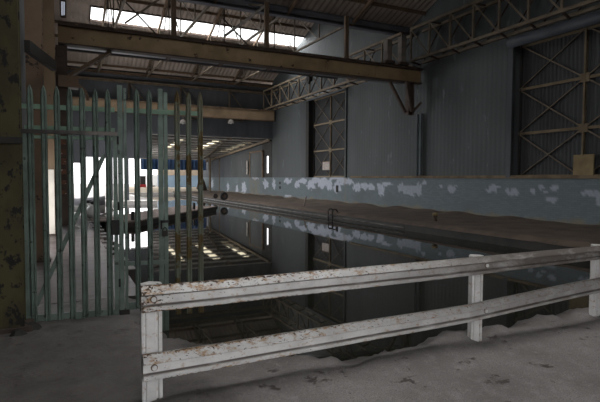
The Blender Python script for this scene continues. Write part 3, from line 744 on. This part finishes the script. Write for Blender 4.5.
# ------------------------------------------------------------------ white guardrail in the foreground
BY = 3.85
gr = thing('guardrail', (3.3, BY, 0), 'white painted two rail steel guardrail with rust chips along the water edge', 'guardrail')
RAILP = [(1.0, .0), (1.0, .012), (.97, .022), (.42, .072), (.37, .072), (.345, .040), (.33, .022), (.25, .022), (.21, .030), (.18, .030), (-.40, .030), (-.43, .030), (-.47, .024), (-.52, .026), (-.58, .058), (-.62, .062), (-.95, .052), (-1.0, .042), (-1.0, .0), (-.85, -.05), (.85, -.05)]
def rail(kx, kt, kb, name):
    # kx: picture columns, kt / kb: measured top and bottom rows there -> real heights on the rail plane
    K = []
    for c, a, b in zip(kx, kt, kb):
        A = onY(c, a, BY-.06); B = onY(c, b, BY-.06); K.append((A.x, (A.z+B.z)/2, (A.z-B.z)/2))
    def at_(x):
        for (x0, c0, h0), (x1, c1, h1) in zip(K, K[1:]):
            if x <= x1 or (x1, c1, h1) == K[-1]:
                u = min(1.3, (x-x0)/(x1-x0)); return c0+(c1-c0)*u, h0+(h1-h0)*u
    x0, x1 = K[0][0], 9.4
    n = 240; k0 = RAILP; pts = []
    for i in range(len(k0)):
        a = k0[i]; b = k0[(i+1) % len(k0)]; d = math.hypot((a[0]-b[0])*.1, a[1]-b[1]); m = 6 if d > .05 else 3 if d > .02 else 1
        for j in range(m): pts.append((a[0]+(b[0]-a[0])*j/m, a[1]+(b[1]-a[1])*j/m))
    k = len(pts); vs = []; fs = []; wear = []; grime_shade = []
    top = kt[0] < 300
    for i in range(n+1):
        x = x0+(x1-x0)*i/n; zc, hh = at_(x)
        dz = .004*noise.noise(Vector((x*1.3, zc, 0))); dy = .008*noise.noise(Vector((x*.6, zc, 5)))
        for a, b in pts:
            vs.append((x, BY-.01-b+dy, zc+a*hh+dz))
            w = max(sm(.25, 0, abs(a-.98)), sm(.16, 0, abs(a+.97))*1.0, sm(.1, 0, abs(a-.40))*.6, .42*(a > .4))
            w *= .45+.75*sm(3.6, .5, x)*(1 if top else .5)
            w = max(w, sm(.30, .0, x-x0)*.85*top)
            wear.append(w); grime_shade.append(min(1.0, max(sm(.10, .05, abs(a-.29)), .8*sm(.09, .04, abs(a+.49)))*1.3+sm(1.6, 4.8, x)*(1.0 if top else .6)))  # paints groove shadow and light falloff to the right, with some dirt
    for i in range(n):
        for j in range(k): fs.append((i*k+j, i*k+(j+1) % k, (i+1)*k+(j+1) % k, (i+1)*k+j))
    fs += [tuple(range(k)), tuple(range(n*k, n*k+k))]
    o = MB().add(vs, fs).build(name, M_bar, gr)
    for nm, arr in (('wear', wear), ('grime_shade', grime_shade)):
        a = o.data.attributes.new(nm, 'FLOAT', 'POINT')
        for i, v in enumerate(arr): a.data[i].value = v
    return at_
KX = (141.5, 474, 592)
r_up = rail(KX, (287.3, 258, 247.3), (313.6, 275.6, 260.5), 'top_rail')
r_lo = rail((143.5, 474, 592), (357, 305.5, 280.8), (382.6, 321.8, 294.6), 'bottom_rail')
POSTP = [(-.078, .0), (-.078, -.055), (-.062, -.06), (-.058, -.048), (-.048, -.048), (-.044, -.062), (.028, -.062), (.034, -.04), (.046, -.04), (.052, -.06), (.078, -.056), (.078, .0), (.0, .06)]
for px in (.625, 4.045, 6.12, 9.1):
    pv = [(px+a, BY+.105+b) for a, b in POSTP]; kk = len(pv)
    po = MB().add([(a, b, -.15) for a, b in pv]+[(a, b, r_up(px)[0]+r_up(px)[1]-.004) for a, b in pv], [(i, (i+1) % kk, (i+1) % kk+kk, i+kk) for i in range(kk)]+[tuple(range(kk)), tuple(range(kk, 2*kk))]).build('post', M_post, gr)
    for fn in (r_up, r_lo):
        zc = fn(px)[0]-.005; bx_ = px+(.0 if px < 1 else .03)
        b = MB().tube((bx_, BY-.046, zc), (bx_, BY-.034, zc), .026, 18).build('bolt', mat('bolt_rust', (.16, .10, .06), (.08, .05, .035), 20, .7), po)
        MB().tube((bx_, BY-.056, zc), (bx_, BY-.04, zc), .018, 14)
        c_ = MB().tube((bx_, BY-.056, zc), (bx_, BY-.036, zc), .019, 14).build('bolt', M_white, po)

# ------------------------------------------------------------------ small things on the quays
for i, (px, py, r) in enumerate(((215.5, 196.5, .2), (224, 198, .32))):
    p = onZ(px, py+1, .1)
    t = thing('tyre_fender', p, 'black tyre lying on the far quay edge, '+('smaller left one' if i == 0 else 'larger right one'), 'tyre', 'tyres on the quay')
    me = MB(); n1, n2 = 16, 8; vs = []; fs = []
    for a in range(n1):
        for b in range(n2):
            A = 2*math.pi*a/n1; B = 2*math.pi*b/n2; rr = r*.72+r*.28*math.cos(B)
            vs.append((p.x+rr*math.cos(A), p.y+r*.28*math.sin(B), r*.95+.02+rr*math.sin(A)))
    for a in range(n1):
        for b in range(n2): fs.append((a*n2+b, ((a+1) % n1)*n2+b, ((a+1) % n1)*n2+(b+1) % n2, a*n2+(b+1) % n2))
    me.add(vs, fs).build('tread', M_rubber, t, smooth=True)
    MB().tube((p.x, p.y-.04, r*.95+.02), (p.x, p.y+.04, r*.95+.02), r*.46, 14).build('rim', M_rust, t)
p = onZ(435, 221, .1)
t = thing('mooring_post', p, 'short mooring post with pale cap on the far quay', 'bollard')
MB().lathe([(.1, -.03), (.08, .03), (.07, .18), (.09, .2)], p, 14).build('post', M_rust, t, smooth=True)
MB().lathe([(.1, .2), (.12, .24), (.1, .31), (.03, .33)], p, 14).build('cap', M_board, t, smooth=True)
p = onX(331, 214, 11.66)
t = thing('quay_ladder', (11.66, p.y, -.3), 'dark steel ladder hooked over the edge of the far quay', 'ladder')
for s in (-.2, .2):
    m_ = MB(); q = [(11.62, p.y+s, -.9), (11.62, p.y+s, .12), (11.68, p.y+s, .22), (11.82, p.y+s, .22), (11.9, p.y+s, .12), (11.9, p.y+s, .05)]
    for a, b in zip(q, q[1:]): m_.tube(a, b, .03, 8)
    m_.build('rail', M_dark, t)
for k in range(5): MB().tube((11.62, p.y-.2, -.85+k*.25), (11.62, p.y+.2, -.85+k*.25), .02, 8).build('rung', M_dark, t)
p = onZ(305, 206, .1)
t = MB().bar(p-Vector((.1, 0, .12)), p+Vector((.12, .1, .55)), .06).build('wooden_stake', M_timber); tag(t, 'thin wooden stake leaning on the far quay', 'stake')
p = onZ(479, 240, WZ)
t = thing('plastic_crate', p, 'small pale crate floating at the foot of the far quay', 'crate')
MB().box((p.x-.22, p.y-.14, WZ-.05), (p.x+.22, p.y+.14, WZ+.06)).build('tray', M_pale, t, bevel=.01)
MB().box((p.x-.2, p.y-.12, WZ+.06), (p.x+.2, p.y+.12, WZ+.1)).build('lid', M_grey_cover, t, bevel=.01)
for i, (px, py) in enumerate(((280, 183), (280, 187.5))):
    q = onX(px, py, XW)
    t = MB().box((XW-.03, q.y-.14, q.z-.1), (XW+.05, q.y+.14, q.z+.1)).build('vent_plate', M_dark, bevel=.01); tag(t, 'small black vent plate on the blue wall left of the farther door, '+('upper' if i == 0 else 'lower')+' one', 'vent', 'vent plates on the blue wall')
q = onX(337.5, 190, XW); t = MB().box((XW-.05, q.y-.1, q.z-.15), (XW+.05, q.y+.14, q.z+.3)).build('wall_bracket', M_dark, bevel=.01); tag(t, 'dark iron bracket on the patchy blue wall under the farther door', 'bracket')

# left quay: fender timbers
for k in range(11):
    y = 9.6+k*1.05
    t = MB().box((.95, y-.22, -.6), (1.05+.2, y+.22, .02+.01*(k % 3))).build('timber_fender', M_wet_timber, bevel=.02)
    tag(t, 'dark timber fender block along the edge of the left quay, beside the water', 'fender', 'fender blocks on the left quay')
# covered dinghy, sacks and gear at the end of the quay
p = onZ(88, 214, 0)
t = thing('dinghy', p, 'small boat under a grey cover at the end of the left quay', 'boat')
def hull(l, w, h, zoff, sc):
    vs = []; fs = []; n = 14; k = 9
    for i in range(n+1):
        u = i/n; ww = w*sc*(1-(2*u-1)**4)**.6*(.35+.65*min(1, u*2.2+.2)); 
        for j in range(k):
            a = math.pi*j/(k-1); vs.append((p.x-l/2+l*u, p.y-math.cos(a)*ww/2, p.z+zoff+(math.sin(a)*h*(.8+.3*u*u))))
    for i in range(n):
        for j in range(k-1): a = i*k+j; fs.append((a, a+1, a+k+1, a+k))
    return MB().add(vs, fs)
hl = hull(1.5, 1.1, -.38, .42, 1); hl.build('hull', M_white, t, smooth=True)
hull(1.5, 1.1, .38, .42, 1.02).build('cover', M_grey_cover, t, smooth=True)
p2 = onZ(103, 217, 0)
for dx, dy, s, w in ((0, 0, .3, 'larger front one'), (-.1, 1.2, .26, 'smaller one behind')):
    c = (p2.x+dx-.4, p2.y+dy, .0)
    t = thing('white_sack', c, 'bulging white sack beside the grey covered boat, '+w, 'sack', 'sacks by the boat')
    MB().lathe([(.18*s/.3, 0), (s, .12), (s*1.0, .3), (s*.6, .48), (s*.2, .55)], c, 14).build('bag', M_white, t, smooth=True)
    MB().lathe([(.05, .54), (.08, .58), (.14, .66), (.1, .68)], c, 10).build('neck', M_dark, t, smooth=True)
p = onZ(67, 219, 0)
t = thing('paint_drum', p, 'pale round drum beside the rusty column on the left quay', 'drum')
MB().lathe([(.2, 0), (.22, .03), (.22, .55), (.2, .58)], p, 16).build('barrel', M_pale, t, smooth=True)
MB().lathe([(.225, .5), (.23, .54), (.18, .6)], p, 16).build('lid', M_white, t, smooth=True)
p = onZ(72, 217, 0)-Vector((.45, 0, 0))
t = thing('timber_pallet', p, 'low timber pallet in front of the grey covered boat', 'pallet')
for k in range(5): MB().box((p.x-.5+k*.22, p.y-.5, .1), (p.x-.34+k*.22, p.y+.5, .13)).build('slat', M_timber, t)
for k in (-.45, 0, .45): MB().box((p.x-.5, p.y+k-.05, 0), (p.x+.54, p.y+k+.05, .1)).build('bearer', M_timber, t)

# floating pontoon of timber baulks
pa = onZ(130, 221, 0); pbb = onZ(214, 206, 0); dv = (pbb-pa); dv.z = 0; Ln = dv.length; dv.normalize(); nv = Vector((-dv.y, dv.x, 0))
t = thing('pontoon', (pa+pbb)/2+Vector((0, 0, WZ)), 'weathered timber pontoon floating in the basin beyond the fence', 'pontoon')
for k in range(3):
    o = nv*(k*.9); MB().bar(pa+o+Vector((0, 0, -.2)), pbb+o+Vector((0, 0, -.2)), .3, .25).build('float_beam', M_wet_timber, t)
nn = 34
for k in range(nn):
    c = pa+dv*(Ln*(k+.5)/nn); MB().bar(c-nv*.2+Vector((0, 0, -.03)), c+nv*2.0+Vector((0, 0, -.03+.02*(k % 2))), Ln/nn*.86, .05).build('deck_plank', M_timber, t)
for s in (.04, .35, .7): 
    c = pa+dv*(Ln*s)+nv*.1; MB().tube(c+Vector((0, 0, -.1)), c+Vector((0, 0, .35)), .07, 10).build('bollard', M_dark, t)
c = pa+nv*1.0
t = MB().bar(c+Vector((-.6, .3, .02)), c+Vector((.5, -.2, .5)), .35, .05).build('gangplank', M_pale); tag(t, 'pale gangplank leaning on the near end of the timber pontoon', 'plank')

# ------------------------------------------------------------------ annex canopy beyond the far screen
CX0 = xc; CZ0, CZ1, CY0, CY1 = 5.15, 3.95, 39.0, 58.5
cz = lambda y: CZ0+(CZ1-CZ0)*(y-CY0)/(CY1-CY0)
holes = []
for pts_ in (((199, 141), (212, 149)), ((226, 144), (237, 150)), ((166, 141), (176, 148))):
    nrm = Vector((0, -(CZ1-CZ0)/(CY1-CY0), 1)).normalized(); P0 = Vector((0, CY0, CZ0))
    a = onPlane(pts_[0][0], (pts_[0][1]+pts_[1][1])/2, P0, nrm); b = onPlane(pts_[1][0], (pts_[0][1]+pts_[1][1])/2, P0, nrm)
    yt = onPlane(pts_[0][0], pts_[0][1], P0, nrm).y; yb = onPlane(pts_[0][0], pts_[1][1], P0, nrm).y
    holes.append((a.x, b.x, yt, yb))
ya = 42.0; yb = 49.0
hx = sorted((a+.25, a+.25+(b-a)*.8) for a, b, _, _ in holes)
mb = MB()
def cs(x0, x1, y0, y1): mb.add([(x0, y0, cz(y0)), (x1, y0, cz(y0)), (x1, y1, cz(y1)), (x0, y1, cz(y1)), (x0, y0, cz(y0)+.06), (x1, y0, cz(y0)+.06), (x1, y1, cz(y1)+.06), (x0, y1, cz(y1)+.06)], [(0, 3, 2, 1), (4, 5, 6, 7), (0, 1, 5, 4), (1, 2, 6, 5), (2, 3, 7, 6), (3, 0, 4, 7)])
cs(CX0, XW+.3, SY, ya); cs(CX0, XW+.3, yb, CY1)
x = CX0
for a, b in hx: cs(x, a, ya, yb); x = b
cs(x, XW+.3, ya, yb)
can = struct('ceiling', mb, mat('canopy_sheet', (.13, .12, .115), (.085, .08, .075), 1, .85), 'low canopy roof beyond the far screen with three rooflights', 'roof')
for i, (a, b) in enumerate(hx):
    t = thing('window_%d' % (3+i), ((a+b)/2, 45, cz(45)), 'yellowish rooflight in the low far canopy', 'rooflight', None, 'structure')
    MB().add([(a, ya, cz(ya)+.06), (b, ya, cz(ya)+.06), (b, yb, cz(yb)+.06), (a, yb, cz(yb)+.06)], [(0, 1, 2, 3)]).build('pane', M_pane_y, t, fix=False)
    f = MB()
    for y in (ya, yb): f.bar((a, y, cz(y)), (b, y, cz(y)), .1, .1)
    for x in (a, b): f.bar((x, ya, cz(ya)), (x, yb, cz(yb)), .1, .1)
    f.build('frame', M_truss, t)
for k in range(12):
    y = SY+.2+k*1.72; MB().bar((CX0, y, cz(y)-.13), (XW, y, cz(y)-.13), .25, .12).build('purlin', mat('pale_purlin', (.42, .39, .36), (.3, .28, .25), 2, .7), can)
for x in (15.9,): MB().bar((x, SY, cz(SY)-.28), (x, CY1, cz(CY1)-.28), .14, .2).build('rafter', M_ochre_pale, can)
t = thing('canopy_brace', (9, 44, 2), 'long pale diagonal brace under the low far canopy', 'brace')
a = onY(204, 158, 55); b = onY(229, 137, 39.5); MB().angle(a, b, .2, .04).build('strut', M_ochre_pale, t)
MB().box((b.x-.2, 39.35, b.z-.2), (b.x+.2, 39.5, b.z+.25)).build('gusset', M_brown, t)
for px, pyt, w in ((210, 155, 'left'), (220, 155, 'middle'), (243.5, 150, 'dark right')):
    yy = 54 if px < 240 else 47.5
    p = onY(px, 191, yy); t = thing('canopy_post', (p.x, yy, .1), w+' post of the far canopy standing by the blue wall', 'post', 'posts of the far canopy')
    z0 = .1 if px < 240 else PZ
    MB().bar((p.x, yy, z0), (p.x, yy, cz(yy)-.2), .2 if px < 240 else .3).build('shaft', M_ochre_pale if px < 240 else M_dark, t)
    MB().box((p.x-.2, yy-.2, z0), (p.x+.2, yy+.2, z0+.06)).build('base_plate', M_dark, t)
# annex side wall above the blue parapet, with bright gaps
yA = onX(262, 160, XW).y; yB = onX(271.8, 160, XW).y; yC = onX(233, 160, XW).y
zs1 = onX(267, 173, XW).z; zs2 = onX(267, 156, XW).z
struct('wall_right_upper', cladding_strip(XW+.02, yA, 50.5, PZ, 5.2), M_clad, 'grey sheeting beside the far canopy', 'wall')
struct('wall_right_upper', cladding_strip(XW+.02, 50.5, 64, PZ, 5.2), M_clad_dark, 'dark sheeting of the right wall at the far end of the canopy', 'wall')
s0 = onX(268.5, 160, XW).y; s1 = onX(266, 160, XW).y
mb = MB().box((XW, SY+.12, PZ), (XW+.1, s0, 5.4)); mb.box((XW, s1, PZ), (XW+.1, yA, 5.4)); mb.box((XW, s0, PZ), (XW+.1, s1, zs1)); mb.box((XW, s0, zs2), (XW+.1, s1, 5.4))
struct('wall_right_upper', mb, M_dark, 'dark sheeting with a bright upright gap beside the far canopy', 'wall')
p = onX(255, 160, XW-.2)
t = thing('cabin_door', (XW-.1, p.y, PZ), 'tall grey panel door with tan frame above the blue wall beside the far canopy', 'door')
MB().box((XW-.1, p.y-1.6, PZ), (XW-.02, p.y+1.6, 4.0)).build('panel', M_clad, t)
for s in (-1.6, 1.6): MB().box((XW-.14, p.y+s-.1, PZ), (XW-.02, p.y+s+.1, 4.1)).build('jamb', M_brown, t)
MB().box((XW-.14, p.y-1.7, 4.0), (XW-.02, p.y+1.7, 4.15)).build('lintel', M_brown, t)
q = onX(247, 167, XW-.15); MB().box((XW-.16, q.y-.2, q.z-.7), (XW-.1, q.y+.2, q.z+.6)).build('pane', M_pale, t)
# end wall, tarp, dark heap
EY = 63.5
xe0 = onY(158, 180, EY).x; xe1 = XW+.5
mb = MB().box((xe0, EY, .0), (xe1, EY+.3, 2.0)); struct('wall_far', mb, mat('far_blue_wall', (.24, .32, .40), (.18, .25, .32), .5, .8), 'short blue painted end wall beyond the sandy bank', 'wall')
mb = MB().box((xe0, EY-.05, 2.0), (xe1, EY+.3, 3.0)); struct('trim_20', mb, mat('tan_board', (.42, .34, .25), (.3, .24, .18), 1, .9), 'tan boarding on top of the blue end wall', 'boarding')
xt0 = onY(141, 163, CY1).x
vs = []; fs = []; n = 60
for i in range(n+1):
    x = xt0+(XW-.2-xt0)*i/n; d = .12*math.sin(i*1.9)
    vs += [(x, CY1+.2+d, cz(CY1)-.03), (x, CY1+.2+d*1.3, 2.62), (x, CY1+.24+d, cz(CY1)-.03), (x, CY1+.24+d*1.3, 2.62)]
for i in range(n): a = 4*i; fs += [(a, a+1, a+5, a+4), (a+2, a+6, a+7, a+3), (a+1, a+3, a+7, a+5), (a, a+4, a+6, a+2)]
tag(MB().add(vs, fs).build('tarpaulin', M_blue_tarp), 'long dark blue tarpaulin hanging from the far edge of the canopy', 'tarpaulin')
p = onY(203.5, 187, 58.8)
vs = MB(); vs.lathe([(.75, -.1), (.6, .5), (.42, 1.1), (.25, 1.5), (.05, 1.6)], (p.x-.25, 58.8, .1), 12)
tag(vs.build('rubble_heap', M_rust, smooth=True), 'dark heap at the left end of the blue wall by the far canopy', 'heap')
# vehicles in the yard
def van(x, y, label):
    t = thing('van', (x, y, 0), label, 'van')
    prof = [(-2.2, .35), (2.2, .35), (2.25, 1.0), (1.6, 1.2), (1.1, 2.05), (-2.1, 2.1), (-2.25, 1.9)]
    MB().prism([(a, b) for a, b in prof], (x, y+.9, 0), (x, y-.9, 0), (1, 0, 0)).build('body', M_white, t, bevel=.06)
    MB().prism([(1.55, 1.25), (1.1, 1.95), (.3, 1.95), (.3, 1.25)], (x, y-.89, 0), (x, y-.93, 0), (1, 0, 0)).build('side_window', M_glass_dark, t)
    for dx in (-1.4, 1.4):
        for s in (-.85, .85):
            w = MB().tube((x+dx, y+s-.1, .34), (x+dx, y+s+.1, .34), .34, 16).build('wheel', M_rubber, t)
    MB().box((x+2.2, y-.8, .4), (x+2.35, y+.8, .6)).build('bumper', M_dark, t)
    return t
p = onY(151, 188, 66); van(p.x+1.6, 66, 'white van parked in the bright yard beyond the far opening')
p = onY(143, 188, 60)
t = thing('fuel_pump', (p.x, 60, 0), 'red and dark cabinet standing in the yard left of the white van', 'cabinet')
MB().box((p.x-.35, 59.8, 0), (p.x+.35, 60.2, .9)).build('base', M_red, t, bevel=.03)
MB().box((p.x-.3, 59.83, .9), (p.x+.3, 60.17, 1.9)).build('head', M_dark, t, bevel=.03)

# ------------------------------------------------------------------ light: overcast daylight through the openings, plus added fill lamps
def daylight(name, loc, direction, sx, sy, L, col=(.98, .98, 1)):
    l = bpy.data.lights.new(name, 'AREA'); l.shape = 'RECTANGLE'; l.size = sx; l.size_y = sy; l.energy = L*math.pi*sx*sy; l.color = col
    o = bpy.data.objects.new(name, l); C.objects.link(o); o.location = loc
    d = Vector(direction).normalized(); zc = -d; xc_ = Vector((1, 0, 0)) if abs(d.x) < .9 else Vector((0, 1, 0)); yc = zc.cross(xc_).normalized(); xc_ = yc.cross(zc)
    mm = Matrix((xc_, yc, zc)).transposed().to_4x4(); mm.translation = Vector(loc); o.matrix_world = mm
    return o
tn = (ZR-ZV)/(YR1-YV0)
ym = (NY0+NY1)/2; daylight('fill_near_rooflight', ((NX0+NX1)/2, ym-.1, roof_z(ym)+.35), (0, tn, -1), NX1-NX0-.3, (NY1-NY0)*1.04, 2.6, (1, .975, .96))  # added fill lamp over the unseen near rooflight
ym = (syt+syb)/2; daylight('daylight_far_rooflight', ((sx0+sx1)/2, ym+.1, roof_z(ym)+.35), (0, -tn, -1), sx1-sx0-.2, (syb-syt)*1.04, 16)
daylight('daylight_far_opening', ((xa+xc)/2, SY+.5, z1/2), (0, -1, -.0), xc-xa, z1-.1, 4)
daylight('daylight_left_doorway', (LW-.4, 13.75, 1.15), (1, 0, -.25), 3.6, 2.2, 4.5)
daylight('fill_left_far_opening', (LW-.3, 30, 2.6), (1, 0, 0), 5.1, 11.8, 7)  # added fill lamp at the invented opening, hidden behind a column
daylight('fill_canopy_side', (xc+.05, 48.5, 2.2), (1, 0, 0), 4.0, 17, 5)  # added fill lamp to brighten the blue wall and quay under the canopy
w = bpy.data.worlds.new('sky'); bpy.context.scene.world = w; w.use_nodes = True
nt = w.node_tree; bg = nt.nodes['Background']; bg.inputs[0].default_value = (.985, .985, 1.0, 1); bg.inputs[1].default_value = 2.6
sc = bpy.context.scene
sc.view_settings.view_transform = 'Standard'; sc.view_settings.look = 'None'; sc.view_settings.gamma = 1; sc.view_settings.exposure = .15
try:
    sc.cycles.max_bounces = 8; sc.cycles.diffuse_bounces = 4; sc.cycles.transparent_max_bounces = 16
except Exception: pass
